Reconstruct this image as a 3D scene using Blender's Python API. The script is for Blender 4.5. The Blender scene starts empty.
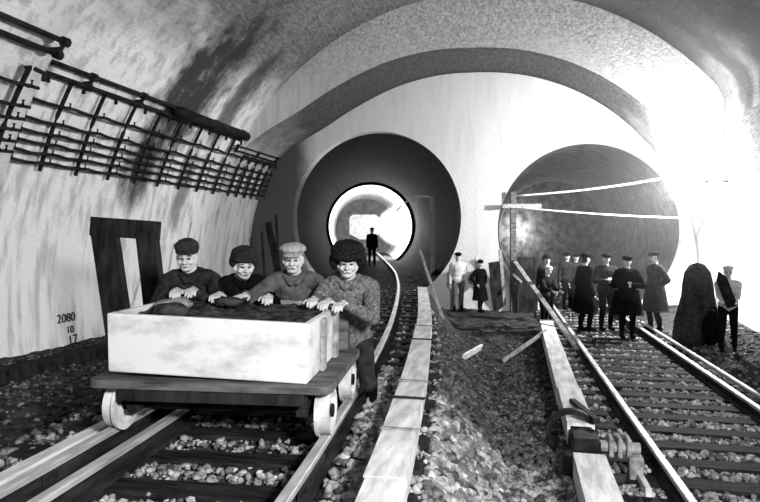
import bpy, bmesh, math, random
import numpy as np
from mathutils import Vector, Matrix, noise
random.seed(7); rng = np.random.default_rng(7)
SC = bpy.context.scene; COL = SC.collection
# ---------------------------------------------------------------- camera, world, lights, exposure
F_PX, HZ, CU = 600.0, 235.0, 380.0
PHI = math.radians(13.13); CZ = 1.35
cd = bpy.data.cameras.new('camera'); cam = bpy.data.objects.new('camera', cd); COL.objects.link(cam)
cd.sensor_width = 36; cd.lens = F_PX/760*36; cd.shift_y = -(251-HZ)/760
cd.clip_end = 300
cam.location = (0, 0, CZ); cam.rotation_euler = (math.pi/2, 0, PHI)
SC.camera = cam
w = bpy.data.worlds.new('world'); SC.world = w; w.use_nodes = True
w.node_tree.nodes['Background'].inputs[0].default_value = (.5, .5, .5, 1)
w.node_tree.nodes['Background'].inputs[1].default_value = 0.10
SC.view_settings.view_transform = 'Standard'; SC.view_settings.look = 'None'
SC.view_settings.gamma = 1; SC.view_settings.exposure = 0.0; SC.view_settings.use_curve_mapping = False

FX, FY = -math.sin(PHI), math.cos(PHI); RX, RY = math.cos(PHI), math.sin(PHI)
def pd(u, v, d):                       # point at camera depth d
    l = (u-CU)/F_PX*d
    return Vector((d*FX+l*RX, d*FY+l*RY, CZ-(v-HZ)/F_PX*d))
def pg(u, v, z):                       # point on the level z
    return pd(u, v, F_PX*(CZ-z)/(v-HZ))

def lamp(kind, name, loc, power, size=.1, target=None, **k):
    l = bpy.data.lights.new(name, kind); l.energy = power
    if kind == 'AREA': l.size = size
    else: l.shadow_soft_size = size
    for a, b in k.items(): setattr(l, a, b)
    o = bpy.data.objects.new(name, l); COL.objects.link(o); o.location = loc
    if target is not None:
        o.rotation_euler = (Vector(target)-Vector(loc)).to_track_quat('-Z', 'Y').to_euler()
    return o
LAMP_R = Vector((4.0, 15.0, 2.55))     # floodlight by the right wall
LAMP_T = pd(400, 226, 40)              # lamp in the left tunnel
lamp('POINT', 'flood_light', LAMP_R+Vector((-.35, -.1, 0)), 2600, .12)
lamp('SPOT', 'unseen_spot', (2.4, -1.0, 2.9), 3100, .35, (-5.2, 7.5, 1.6), spot_size=math.radians(120), spot_blend=.8)  # unseen key spot added beside the camera, in place of a flash
lamp('SPOT', 'unseen_spot', (0.4, .4, 3.2), 420, .3, (2.6, 7.0, -.6), spot_size=math.radians(84), spot_blend=.8)  # unseen spot added to brighten the right track
lamp('POINT', 'tunnel_light', LAMP_T+Vector((-.2, 0, 0)), 3500, .2)
lamp('POINT', 'tunnel_light', pd(366, 205, 60), 1500, .2)
lamp('POINT', 'tunnel_light', (-.15, 30.3, 1.55), 420, .15)  # unseen light added to brighten the left of the end wall
lamp('POINT', 'tunnel_light', (1.8, 24.0, .9), 70, .3)  # unseen fill added to light the right tunnel evenly

# ---------------------------------------------------------------- materials
MATS = {}
def nodes(name):
    m = bpy.data.materials.new(name); m.use_nodes = True
    nt = m.node_tree; return m, nt, nt.nodes['Principled BSDF']
def N(nt, t, **k):
    n = nt.nodes.new(t)
    for a, b in k.items():
        if a in n.inputs.keys(): n.inputs[a].default_value = b
        else: setattr(n, a, b)
    return n
def noise_src(nt, scale, stretch=(1, 1, 1), detail=6, rough=.6, coord='pos'):
    if coord == 'pos': c = N(nt, 'ShaderNodeNewGeometry').outputs['Position']
    else: c = N(nt, 'ShaderNodeTexCoord').outputs['Object']
    mp = N(nt, 'ShaderNodeMapping'); mp.inputs['Scale'].default_value = stretch
    nt.links.new(c, mp.inputs[0])
    n = N(nt, 'ShaderNodeTexNoise', Scale=scale, Detail=detail, Roughness=rough)
    nt.links.new(mp.outputs[0], n.inputs['Vector']); return n
def ramp(nt, src, stops):
    r = N(nt, 'ShaderNodeValToRGB'); e = r.color_ramp.elements
    while len(e) < len(stops): e.new(.5)
    for i, (p, c) in enumerate(stops): e[i].position = p; e[i].color = (c, c, c, 1)
    nt.links.new(src, r.inputs[0]); return r
def mix(nt, fac, a, b, mode='MIX'):
    m = N(nt, 'ShaderNodeMix', data_type='RGBA', blend_type=mode)
    for i, s in ((0, fac), (6, a), (7, b)):
        if isinstance(s, (int, float)):
            m.inputs[i].default_value = s if i == 0 else (s, s, s, 1)
        else: nt.links.new(s, m.inputs[i])
    return m.outputs[2]
def bump(nt, bs, src, st, dist=.02):
    b = N(nt, 'ShaderNodeBump', Strength=st, Distance=dist)
    nt.links.new(src, b.inputs['Height']); nt.links.new(b.outputs[0], bs.inputs['Normal'])
def mat(name, lo, hi, scale=6, stretch=(1, 1, 1), rough=.85, bst=.4, dist=.02, p=(.35, .65), coord='obj', metal=0, island=0):
    if name in MATS: return MATS[name]
    m, nt, bs = nodes(name)
    n = noise_src(nt, scale, stretch, coord=coord)
    c = ramp(nt, n.outputs[0], [(p[0], lo), (p[1], hi)]).outputs[0]
    if island:
        g = N(nt, 'ShaderNodeNewGeometry')
        r2 = ramp(nt, g.outputs['Random Per Island'], [(0, 1-island), (1, 1)])
        c = mix(nt, 1.0, c, r2.outputs[0], 'MULTIPLY')
    nt.links.new(c, bs.inputs['Base Color'])
    bs.inputs['Specular IOR Level'].default_value = .5 if rough < .6 else (.12 if hi > .07 else .03)
    bs.inputs['Roughness'].default_value = rough; bs.inputs['Metallic'].default_value = metal
    if bst: bump(nt, bs, n.outputs[0], bst, dist)
    MATS[name] = m; return m
def emis(name, v, s):
    m, nt, bs = nodes(name); bs.inputs['Base Color'].default_value = (v, v, v, 1)
    bs.inputs['Emission Color'].default_value = (v, v, v, 1); bs.inputs['Emission Strength'].default_value = s
    return m
def sstep(nt, src, a, b):
    m = N(nt, 'ShaderNodeMapRange', interpolation_type='SMOOTHSTEP')
    m.inputs[1].default_value = a; m.inputs[2].default_value = b; nt.links.new(src, m.inputs[0]); return m.outputs[0]
def math_(nt, op, a, b=None):
    m = N(nt, 'ShaderNodeMath', operation=op)
    for i, s in enumerate((a, b)):
        if s is None: continue
        if isinstance(s, (int, float)): m.inputs[i].default_value = s
        else: nt.links.new(s, m.inputs[i])
    return m.outputs[0]

def vault_material(name, white, grey, zlo, zhi, stains=(), streak=.62, xdark=None):
    """whitewash on the walls, bare rough concrete towards the crown, sooty stains with their own outline, darkening along x"""
    m, nt, bs = nodes(name)
    sx = N(nt, 'ShaderNodeSeparateXYZ'); nt.links.new(N(nt, 'ShaderNodeNewGeometry').outputs['Position'], sx.inputs[0])
    n1 = noise_src(nt, .8, (1, .6, 1)); n2 = noise_src(nt, 5, (1, 1, .12), detail=5); n3 = noise_src(nt, 14, (1.2, .35, 1.2), detail=7, rough=.7)
    zz = math_(nt, 'ADD', sx.outputs[2], math_(nt, 'MULTIPLY', math_(nt, 'SUBTRACT', n1.outputs[0], .5), 2.4))
    hi = sstep(nt, zz, zlo, zhi)
    wcol = ramp(nt, n2.outputs[0], [(.36, white*streak), (.52, white)]).outputs[0]
    gcol = ramp(nt, n3.outputs[0], [(.35, grey*.45), (.65, grey*1.3)]).outputs[0]
    c = mix(nt, hi, wcol, gcol)
    for (y, yw, z, zw, sl, amt) in stains:
        yy = math_(nt, 'SUBTRACT', sx.outputs[1], math_(nt, 'MULTIPLY', sx.outputs[2], sl))
        a = math_(nt, 'ABSOLUTE', math_(nt, 'SUBTRACT', yy, y)); a = math_(nt, 'DIVIDE', a, yw)
        b = math_(nt, 'DIVIDE', math_(nt, 'ABSOLUTE', math_(nt, 'SUBTRACT', sx.outputs[2], z)), zw)
        r = math_(nt, 'ADD', math_(nt, 'POWER', a, 2.0), math_(nt, 'POWER', b, 2.0))
        nn = noise_src(nt, 2.2, (1, 1, .6), detail=6)
        r = math_(nt, 'ADD', r, math_(nt, 'MULTIPLY', math_(nt, 'SUBTRACT', nn.outputs[0], .5), 2.0))
        k = math_(nt, 'MULTIPLY', sstep(nt, r, 1.15, .1), amt)
        c = mix(nt, k, c, .03)
    if xdark: c = mix(nt, math_(nt, 'MULTIPLY', sstep(nt, math_(nt, 'ADD', sx.outputs[0], math_(nt, 'MULTIPLY', n1.outputs[0], .8)), xdark[0], xdark[1]), .9), c, .03)  # darkens the surface towards one end of x
    nt.links.new(c, bs.inputs['Base Color']); bs.inputs['Roughness'].default_value = .95; bs.inputs['Specular IOR Level'].default_value = .1
    bump(nt, bs, n3.outputs[0], .6, .05)
    return m

M_vault = vault_material('whitewashed_vault', .88, .17, 4.5, 6.0, xdark=(-.3, 3.2), stains=((11.6, 1.25, 4.7, 1.9, .12, .97), (13.5, .5, 4.8, 1.5, .1, .85), (11.5, .75, 2.9, 1.1, 0, .92), (13.4, .35, 2.6, 1.3, 0, .7)))
M_near = vault_material('near_vault', .9, .10, 4.6, 5.6, xdark=(1.2, 3.6))
M_head = vault_material('headwall_plaster', .66, .56, 7, 9, streak=.92, xdark=(-5.7, -6.5))
M_soffit = vault_material('soffit_concrete', .5, .08, 3.0, 4.8)
M_face = vault_material('step_face_plaster', .75, .66, 4.6, 6.8, streak=.8)
M_dark = vault_material('dark_right_vault', .8, .07, 1.0, 2.2)  # right vault, very dark grey above a low white band
M_tunR = mat('tunnel_lining', .025, .10, 3, (1, 1, 1), .9, .8, .08, coord='pos')
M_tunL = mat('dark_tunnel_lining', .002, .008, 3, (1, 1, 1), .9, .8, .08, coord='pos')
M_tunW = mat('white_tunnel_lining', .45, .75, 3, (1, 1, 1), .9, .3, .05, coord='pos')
M_earth = mat('trodden_earth', .015, .07, 5, (1, 1, 1), .95, 1.0, .06, coord='pos')
M_stone = mat('ballast_stone', .12, .7, 9, (1, 1, 1), .9, .5, .01, island=.85)
M_stone_d = mat('dark_stone', .03, .22, 9, (1, 1, 1), .9, .5, .01, island=.8)  # darker tone for the rubble farther down the chamber
M_sleeper = mat('tarred_sleeper', .006, .03, 7, (.5, 3, 3), .75, .6, .02)
M_rail = mat('worn_rail_steel', .3, .6, 8, (2, .3, 2), .55, .1, .005, metal=.25)
M_raild = mat('rusty_rail_steel', .008, .035, 8, (2, .3, 2), .7, .3, .005)
M_beam = mat('pale_painted_timber', .42, .8, 5, (3, .5, 3), .8, .25, .01)
M_white = mat('limewashed_board', .42, .70, 3, (1, 1, 2), .85, .25, .01, p=(.3, .5))
M_wood = mat('grey_weathered_wood', .04, .15, 5, (.6, 3, 3), .85, .5, .01)
M_woodm = mat('mid_grey_wood', .16, .38, 5, (3, .5, 3), .85, .5, .01)
M_dwood = mat('dark_soaked_wood', .008, .035, 5, (2, 2, .5), .85, .5, .01)
M_iron = mat('black_iron', .008, .03, 8, rough=.6, bst=.3)
M_wheel = mat('worn_wheel_steel', .4, .75, 6, rough=.6, bst=.2)
M_wheelw = mat('dusty_wheel_face', .2, .6, 6, rough=.8, bst=.3)
M_soil = mat('wet_soil_load', .01, .07, 8, rough=.95, bst=1.0, dist=.05)
M_skin = mat('skin', .42, .6, 20, rough=.65, bst=.1, dist=.003)
M_eye = mat('dark_eye', .015, .03, 20, rough=.5, bst=0)
M_hair = mat('dark_hair', .015, .04, 30, rough=.8, bst=.5)
M_fur = mat('black_fur', .004, .03, 60, rough=.95, bst=1, dist=.03)
M_cord = mat('pale_cord', .6, .85, 6, rough=.7, bst=.1)
def cloth(name, lo, hi, sc=14): return mat(name, lo, hi, sc, rough=.92, bst=.8, dist=.02, p=(.3, .7))
C_black = cloth('black_wool', .002, .008); C_dark = cloth('dark_cotton', .008, .035); C_mid = cloth('grey_canvas', .04, .13)
C_pad = cloth('mottled_quilting', .02, .24, 40); C_pale = cloth('pale_linen', .4, .65); C_tw = cloth('light_tweed', .22, .48, 40)

# ---------------------------------------------------------------- mesh helpers
def link(name, me, m=None, parent=None, smooth=False):
    o = bpy.data.objects.new(name, me); COL.objects.link(o)
    if m is not None and len(me.materials) == 0: me.materials.append(m)
    if parent is not None: o.parent = parent
    if smooth: me.polygons.foreach_set('use_smooth', [True]*len(me.polygons))
    return o
def from_bm(name, bm, m=None, parent=None, smooth=False):
    me = bpy.data.meshes.new(name); bm.normal_update(); bm.to_mesh(me); bm.free()
    return link(name, me, m, parent, smooth)
def from_py(name, v, f, m=None, parent=None, smooth=False):
    me = bpy.data.meshes.new(name); me.from_pydata([tuple(p) for p in v], [], f); me.update()
    return link(name, me, m, parent, smooth)
def tag(o, label=None, cat=None, group=None, kind=None):
    if label: o['label'] = label
    if cat: o['category'] = cat
    if group: o['group'] = group
    if kind: o['kind'] = kind
    return o
def thing(name, loc, label, cat, group=None, rz=0.0):
    o = bpy.data.objects.new(name, None); COL.objects.link(o); o.location = loc; o.rotation_euler = (0, 0, rz)
    o.empty_display_size = .1
    return tag(o, label, cat, group)
def struct(o): o['kind'] = 'structure'; return o
def box(bm, c, s, M=None, bev=.006):
    r = bmesh.ops.create_cube(bm, size=1)
    vs = r['verts']
    for v in vs: v.co = Vector((v.co.x*s[0], v.co.y*s[1], v.co.z*s[2]))
    if bev:
        es = list({e for v in vs for e in v.link_edges})
        rr = bmesh.ops.bevel(bm, geom=es, offset=min(bev, min(s)*.3), segments=1, affect='EDGES')
        vs = list({v for f in rr['faces'] for v in f.verts} | {v for v in vs if v.is_valid})
        seen = set(vs); st = list(vs)
        while st:
            v = st.pop()
            for e in v.link_edges:
                q = e.other_vert(v)
                if q not in seen: seen.add(q); st.append(q)
        vs = list(seen)
    T = Matrix.Translation(Vector(c)) @ (M.to_4x4() if M else Matrix.Identity(4))
    for v in vs: v.co = T @ v.co
def beam_between(bm, a, b, w_, t_, up=Vector((0, 0, 1)), bev=.006):
    a, b = Vector(a), Vector(b); d = (b-a); L = d.length; d.normalize()
    s = d.cross(up)
    if s.length < 1e-4: s = Vector((1, 0, 0))
    s.normalize(); n = s.cross(d)
    M = Matrix((s, d, n)).transposed()
    box(bm, (a+b)/2, (w_, L, t_), M, bev)
def tube(bm, pts, r, seg=8, cap=True):
    pts = [Vector(p) for p in pts]; rings = []
    for i, p in enumerate(pts):
        t = (pts[min(i+1, len(pts)-1)]-pts[max(i-1, 0)]).normalized()
        ref = Vector((0, 0, 1)) if abs(t.z) < .9 else Vector((1, 0, 0))
        s = t.cross(ref).normalized(); n = s.cross(t)
        rr = r[i] if isinstance(r, (list, tuple)) else r
        rings.append([bm.verts.new(p+(s*math.cos(a)+n*math.sin(a))*rr) for a in [2*math.pi*k/seg for k in range(seg)]])
    for A, B in zip(rings, rings[1:]):
        for k in range(seg): bm.faces.new((A[k], A[(k+1) % seg], B[(k+1) % seg], B[k]))
    if cap: bm.faces.new(rings[0][::-1]); bm.faces.new(rings[-1])
def disc_lathe(bm, prof, c, axis, seg=28):      # prof: (radius, along axis), closed loop
    axis = Vector(axis).normalized(); ref = Vector((0, 0, 1)) if abs(axis.z) < .9 else Vector((1, 0, 0))
    s = axis.cross(ref).normalized(); n = s.cross(axis); rings = []
    for k in range(seg):
        a = 2*math.pi*k/seg; d = s*math.cos(a)+n*math.sin(a)
        rings.append([bm.verts.new(Vector(c)+d*r+axis*h) for r, h in prof])
    m = len(prof)
    for k in range(seg):
        A, B = rings[k], rings[(k+1) % seg]
        for i in range(m): bm.faces.new((A[i], B[i], B[(i+1) % m], A[(i+1) % m]))
def sweep(name, prof, path, m, parent=None, smooth=False):   # prof closed (x,z) swept along a level path
    v, f = [], []; n = len(prof)
    for i, p in enumerate(path):
        t = (Vector(path[min(i+1, len(path)-1)])-Vector(path[max(i-1, 0)])); t.z = 0; t.normalize()
        s = Vector((t.y, -t.x, 0))
        for x, z in prof: v.append(Vector(p)+s*x+Vector((0, 0, z)))
    for i in range(len(path)-1):
        for k in range(n):
            a = i*n+k; b = i*n+(k+1) % n
            f.append((a, b, b+n, a+n))
    f.append(tuple(range(n))[::-1]); f.append(tuple(range((len(path)-1)*n, len(path)*n)))
    return from_py(name, v, f, m, parent, smooth)
def join_offset(o, base):              # make child coordinates relative to its parent thing
    for v in o.data.vertices: v.co -= base

# ---------------------------------------------------------------- track geometry
LC = [(-1.50, -2.0), (-1.86, 1.8), (-1.95, 2.9), (-2.03, 3.75), (-2.32, 6.29), (-2.76, 9.32), (-3.66, 14.35), (-4.36, 17.7), (-5.45, 22.4), (-9.15, 36.3), (-13.0, 50.4), (-17, 65)]
def catmull(P, n=10):
    out = []
    for i in range(len(P)-1):
        p0 = P[max(i-1, 0)]; p1 = P[i]; p2 = P[i+1]; p3 = P[min(i+2, len(P)-1)]
        for k in range(n):
            t = k/n; q = []
            for c in range(2):
                m1 = (p2[c]-p0[c])/max(1e-6, (p2[1]-p0[1]))*(p2[1]-p1[1]); m2 = (p3[c]-p1[c])/max(1e-6, (p3[1]-p1[1]))*(p2[1]-p1[1])
                q.append((2*t**3-3*t*t+1)*p1[c]+(t**3-2*t*t+t)*m1+(-2*t**3+3*t*t)*p2[c]+(t**3-t*t)*m2)
            out.append(tuple(q))
    out.append(P[-1]); return out
LPATH = catmull(LC, 12); _ly = np.array([p[1] for p in LPATH]); _lx = np.array([p[0] for p in LPATH])
def lx(y): return float(np.interp(y, _ly, _lx))
def ldir(y):
    d = Vector((lx(y+.2)-lx(y-.2), .4, 0)).normalized(); return d
def lpt(y, off, z):
    d = ldir(y); return Vector((lx(y)+d.y*off, y-d.x*off, z))
def rx(y): return 2.16-.027*y
RDIR = Vector((-.027, 1, 0)).normalized()
def rpt(y, off, z): return Vector((rx(y)+RDIR.y*off, y-RDIR.x*off, z))
ZR = -.65          # right rail top; the left rail top is z = 0
def fbm(x, y, s=1.0): return noise.fractal(Vector((x*s, y*s, 3.1)), 1.0, 2.0, 3)
def ground(x, y):
    d = (x-lx(y))
    e = abs(d+.05)-1.5 if d < 0 else abs(d)-1.42
    t = min(1, max(0, e/.8)); t = t*t*(3-2*t)
    z = -.19*(1-t)+(-.84)*t
    if t > .02: z += (.06*fbm(x, y, 1.3)+.03*fbm(x, y, 5))*min(1, t*3)
    dr = x-rx(y)
    if abs(dr) < 1.7: z = min(z, ZR-.17) if abs(dr) < 1.4 else z
    if dr > 1.3: z += .28*min(1, (dr-1.3)/1.0)      # spoil banked against the right wall
    if d < -2.6: z += .10*min(1, (-d-2.6)/1.5)
    return z
# ---------------------------------------------------------------- structure
XC, ZC = -1.2, .24
def arc_profile(R, xclip=4.6, n=72, zb=-1.3):
    pts = []
    a0 = math.asin(max(-1, (zb-ZC)/R))
    for i in range(n+1):
        a = math.pi-a0 + (2*a0-math.pi)*i/n
        x = XC+R*math.cos(a); z = ZC+R*math.sin(a)
        if x > xclip: x = xclip
        pts.append((x, z))
    return pts
def shell(prefix, prof, thick, y0, y1, m, m_end=None, ny=6):
    """vault of one section as wall_left, ceiling, wall_right, each a solid ring segment"""
    n = len(prof); out = []
    outp = []
    for i, (x, z) in enumerate(prof):
        x0, z0 = prof[max(i-1, 0)]; x1, z1 = prof[min(i+1, n-1)]
        tx, tz = x1-x0, z1-z0; L = math.hypot(tx, tz) or 1
        outp.append((x-tz/L*thick, z+tx/L*thick))
    iL = next(i for i, p in enumerate(prof) if p[1] > 3.9)
    iR = max(i for i, p in enumerate(prof) if p[1] > 3.9)
    for nm, a, b in (('wall_left', 0, iL), ('ceiling', iL, iR), ('wall_right', iR, n-1)):
        v, f, mi = [], [], []
        k = b-a+1
        ys = [y0+(y1-y0)*j/ny for j in range(ny+1)]
        for y in ys:
            for i in range(a, b+1): v.append((prof[i][0], y, prof[i][1]))
        for y in ys:
            for i in range(a, b+1): v.append((outp[i][0], y, outp[i][1]))
        O = (ny+1)*k
        for j in range(ny):
            for i in range(k-1):
                q = j*k+i
                f.append((q, q+1, q+k+1, q+k)); mi.append(0)
                f.append((O+q, O+q+k, O+q+k+1, O+q+1)); mi.append(0)
        for j, s in ((0, 1), (ny, -1)):
            for i in range(k-1):
                q = j*k+i; t = (q, O+q, O+q+1, q+1)
                f.append(t if s == 1 else t[::-1]); mi.append(1)
        o = from_py(nm, v, f, m)
        o.data.materials.append(m_end or m)
        o.data.polygons.foreach_set('material_index', mi)
        bm = bmesh.new(); bm.from_mesh(o.data); bmesh.ops.recalc_face_normals(bm, faces=bm.faces)
        for p in bm.faces: p.smooth = (p.material_index == 0)
        bm.to_mesh(o.data); bm.free()
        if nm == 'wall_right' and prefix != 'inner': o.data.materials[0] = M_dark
        struct(o); out.append(o)
    return out
Y_NEAR, Y_STEP, Y_HEAD = 7.4, 15.4, 17.8
R_NEAR, R_MID, R_INN = 6.54, 7.3, 5.87
shell('near', arc_profile(R_NEAR), .95, -4.0, Y_NEAR, M_near)
shell('mid', arc_profile(R_MID), .3, Y_NEAR, Y_STEP, M_vault)
def inner_profile():
    out = []; th = np.radians(np.linspace(-15, 192, 120))
    tt = np.radians([90, 108, 124, 137, 146, 152]); rr_ = [R_INN, 6.04, 6.2, 6.45, 6.95, R_MID-.01]
    r = np.interp(th, tt, rr_)
    for _ in range(6): r[1:-1] = (r[:-2]+r[1:-1]*2+r[2:])/4
    for a, q in zip(th[::-1], r[::-1]): out.append((XC+q*math.cos(a), ZC+q*math.sin(a)))
    return out
shell('inner', inner_profile(), 1.75, Y_STEP, Y_HEAD, M_soffit, M_face)

TL = (lx(Y_HEAD)+.05, 1.87, 2.66); TR = (1.84, 1.49, 2.5)
def plate_with_holes(name, outer, holes, y, t, m):
    cu = bpy.data.curves.new(name, 'CURVE'); cu.dimensions = '2D'; cu.fill_mode = 'BOTH'; cu.extrude = t/2
    for poly in [outer]+holes:
        s = cu.splines.new('POLY'); s.points.add(len(poly)-1)
        for i, (x, z) in enumerate(poly): s.points[i].co = (x, z, 0, 1)
        s.use_cyclic_u = True
    tmp = bpy.data.objects.new('tmp', cu); COL.objects.link(tmp)
    dg = bpy.context.evaluated_depsgraph_get(); me = bpy.data.meshes.new_from_object(tmp.evaluated_get(dg))
    bpy.data.objects.remove(tmp)
    for v in me.vertices: v.co = Vector((v.co.x, y+t/2-v.co.z, v.co.y))
    me.materials.clear()
    return link(name, me, m)
circ = lambda c, n=72: [(c[0]+c[2]*math.cos(2*math.pi*k/n), c[1]+c[2]*math.sin(2*math.pi*k/n)) for k in range(n)]
outer = [(XC+6.1*math.cos(a), ZC+6.1*math.sin(a)) for a in [math.pi*k/60 for k in range(61)]]
outer = [(x-.1 if x < XC else x+.1, z) for x, z in inner_profile()]; outer = [(outer[0][0], -1.4)]+outer+[(outer[-1][0], -1.4)]
struct(plate_with_holes('wall_back', outer, [circ((TL[0], TL[1], TL[2]-.02)), circ((TR[0], TR[1], TR[2]-.02))], Y_HEAD, .35, M_head))

def tunnel(path, zc, R, m, t=.2, seg=56):
    v, f = [], []
    for i, p in enumerate(path):
        a = Vector(path[max(i-1, 0)]); b = Vector(path[min(i+1, len(path)-1)]); d = (b-a); d.z = 0; d.normalize()
        if i == 0: d = Vector((0, 1, 0))
        s = Vector((d.y, -d.x, 0))
        for rr in (R, R+t):
            for k in range(seg):
                an = 2*math.pi*k/seg; v.append(Vector((p[0], p[1], zc))+s*rr*math.cos(an)+Vector((0, 0, rr*math.sin(an))))
    n2 = 2*seg
    for i in range(len(path)-1):
        for k in range(seg):
            a = i*n2+k; b = i*n2+(k+1) % seg
            f.append((a, a+n2, b+n2, b)); f.append((a+seg, b+seg, b+seg+n2, a+seg+n2))
    for i, s in ((0, 0), (len(path)-1, 1)):
        for k in range(seg):
            a = i*n2+k; b = i*n2+(k+1) % seg; q = (a, b, b+seg, a+seg); f.append(q if s else q[::-1])
    o = from_py('wall_tunnel', v, f, m, smooth=False); return struct(o)
lp = lambda y0, y1, n: [(lx(y0+(y1-y0)*i/n)+.05, y0+(y1-y0)*i/n, 0) for i in range(n+1)]
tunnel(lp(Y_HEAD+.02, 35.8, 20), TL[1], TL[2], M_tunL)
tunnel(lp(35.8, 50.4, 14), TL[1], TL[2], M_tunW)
tunnel([(1.84-.027*(y-17.8), y, 0) for y in [17.82+2.2*i for i in range(7)]], TR[1], TR[2], M_tunR)
# bulkheads far inside the tunnels
cx, cy = lx(50.4)+.05, 50.4
bk = plate_with_holes('wall_bulkhead', circ((0, 0, 2.6)), [[(-1.5, -.4), (-1.5, 1.0), (-1.2, 1.25), (.8, 1.25), (1.1, 1.0), (1.1, -.4), (.5, -.9), (-.6, -.9)]], 0, .3, mat('grey_bulkhead', .10, .2, 2, coord='pos'))
bk.location = (cx, cy, TL[1]); bk.rotation_euler = (0, 0, math.radians(15)); struct(bk)
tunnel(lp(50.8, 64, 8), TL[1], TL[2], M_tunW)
for (x, y, z, R, m_) in ((lx(64)+.05, 64.1, TL[1], 2.8, M_tunW), (1.84-.027*13.2, 31.05, TR[1], 2.65, M_tunR)):
    bm = bmesh.new(); disc_lathe(bm, [(.001, 0), (R, 0), (R, .3), (.001, .3)], (x, y, z), (0, 1, 0), 40); struct(from_bm('wall_tunnel_end', bm, m_))
# ring flanges inside the dark tunnel
for i, yy in enumerate([35.0]):
    d = ldir(yy); bm = bmesh.new()
    disc_lathe(bm, [(2.50, 0), (2.655, 0), (2.655, .16), (2.50, .16)], (lx(yy)+.05, yy, TL[1]), d, 48); struct(from_bm('trim_ring', bm, M_tunL))

# ground: one height field for the chamber
NX, NY_ = 150, 230; gv, gf = [], []
x0, x1, y0, y1 = -8.6, 4.75, -3.8, Y_HEAD+.3
for j in range(NY_+1):
    for i in range(NX+1):
        x = x0+(x1-x0)*i/NX; y = y0+(y1-y0)*j/NY_; gv.append((x, y, ground(x, y)))
for j in range(NY_):
    for i in range(NX): a = j*(NX+1)+i; gf.append((a, a+1, a+NX+2, a+NX+1))
struct(from_py('ground', gv, gf, M_earth, smooth=True))
struct(sweep('floor', [(-2.0, -.7), (2.0, -.7), (2.0, -.19), (-2.0, -.19)], [(lx(y), y, 0) for y in np.linspace(Y_HEAD+.3, 64, 40)], M_earth))
struct(sweep('floor', [(-1.6, -.95), (1.6, -.95), (1.6, -.82), (-1.6, -.82)], [(rx(y), y, 0) for y in np.linspace(Y_HEAD+.3, 31, 12)], M_earth))

# ---------------------------------------------------------------- tracks
RAILP = [(-.07, -.15), (.07, -.15), (.07, -.135), (.012, -.12), (.012, -.045), (.035, -.035), (.035, -.006), (.028, 0), (-.028, 0), (-.035, -.006), (-.035, -.035), (-.012, -.045), (-.012, -.12), (-.07, -.135)]
def rail(off, ptf, zt, ya, yb, parent, m, name='rail', prof=RAILP, n=None):
    n = n or int((yb-ya)/.6)+2
    return sweep(name, prof, [ptf(y, off, zt) for y in np.linspace(ya, yb, n)], m, parent)
def two_tone(o, zt):                      # worn running surface above rusty web
    o.data.materials.append(M_raild)
    for p in o.data.polygons: p.material_index = 0 if p.center.z > zt-.034 else 1
lt = thing('railway_track', (0, 0, 0), 'curved railway track on raised ballast running under the tipping cart into the left tunnel', 'railway track')
for off in (-.76, .76): two_tone(rail(off, lpt, 0, -1.5, 49, lt, M_rail), 0)
two_tone(rail(-.49, lpt, -.005, -1.5, 4.35, lt, M_rail, 'guard_rail'), -.005)
sl = None
def sleeper(p, d, L, parent, wd=.22, top=-.15):
    bm = bmesh.new(); s = Vector((d.y, -d.x, 0))
    j = random.uniform(-.04, .04); dd = (d+s*random.uniform(-.02, .02)).normalized(); ss = Vector((dd.y, -dd.x, 0))
    M = Matrix((ss, dd, Vector((0, 0, 1)))).transposed()
    box(bm, p+ss*j+Vector((0, 0, top-.07)), (L, wd, .14), M, .015)
    return from_bm('sleeper', bm, M_sleeper, parent)
y = 1.2; LS = []
while y < 34:
    LS.append(y); sleeper(lpt(y, .03, 0), ldir(y), 2.85, lt); y += .5 if y < 20 else .62
rt = thing('railway_track', (0, 0, 0), 'straight railway track of close dark sleepers leading into the right tunnel', 'railway track')
for off in (-.76, .76): two_tone(rail(off, rpt, ZR, 1.0, 30.9, rt, M_rail), ZR)
y = 2.2; RS = []
while y < 30:
    RS.append(y); sleeper(rpt(y, 0, ZR), RDIR, 2.55, rt, .24); y += .5
# fishplates and chairs on the nearest rails
for (ptf, zt, par, ys) in ((lpt, 0, lt, (3.3, 7.9)), (rpt, ZR, rt, (6.4, 10.8))):
    for y_ in ys:
        for off in (-.76, .76):
            bm = bmesh.new()
            for s in (-1, 1): beam_between(bm, ptf(y_-.3, off+s*.03, zt-.08), ptf(y_+.3, off+s*.03, zt-.08), .02, .07)
            for q in (-.2, -.07, .07, .2): box(bm, ptf(y_+q, off, zt-.08), (.11, .02, .02), None, 0)
            from_bm('fishplate', bm, M_raild, par)
tag(from_bm('plank', (lambda bm: (beam_between(bm, lpt(1.9, -1.06, -.12), lpt(4.6, -1.07, -.14), .12, .05), bm)[1])(bmesh.new()), M_beam), 'long pale plank lying outside the left rail beside the cart wheel', 'plank')

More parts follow.
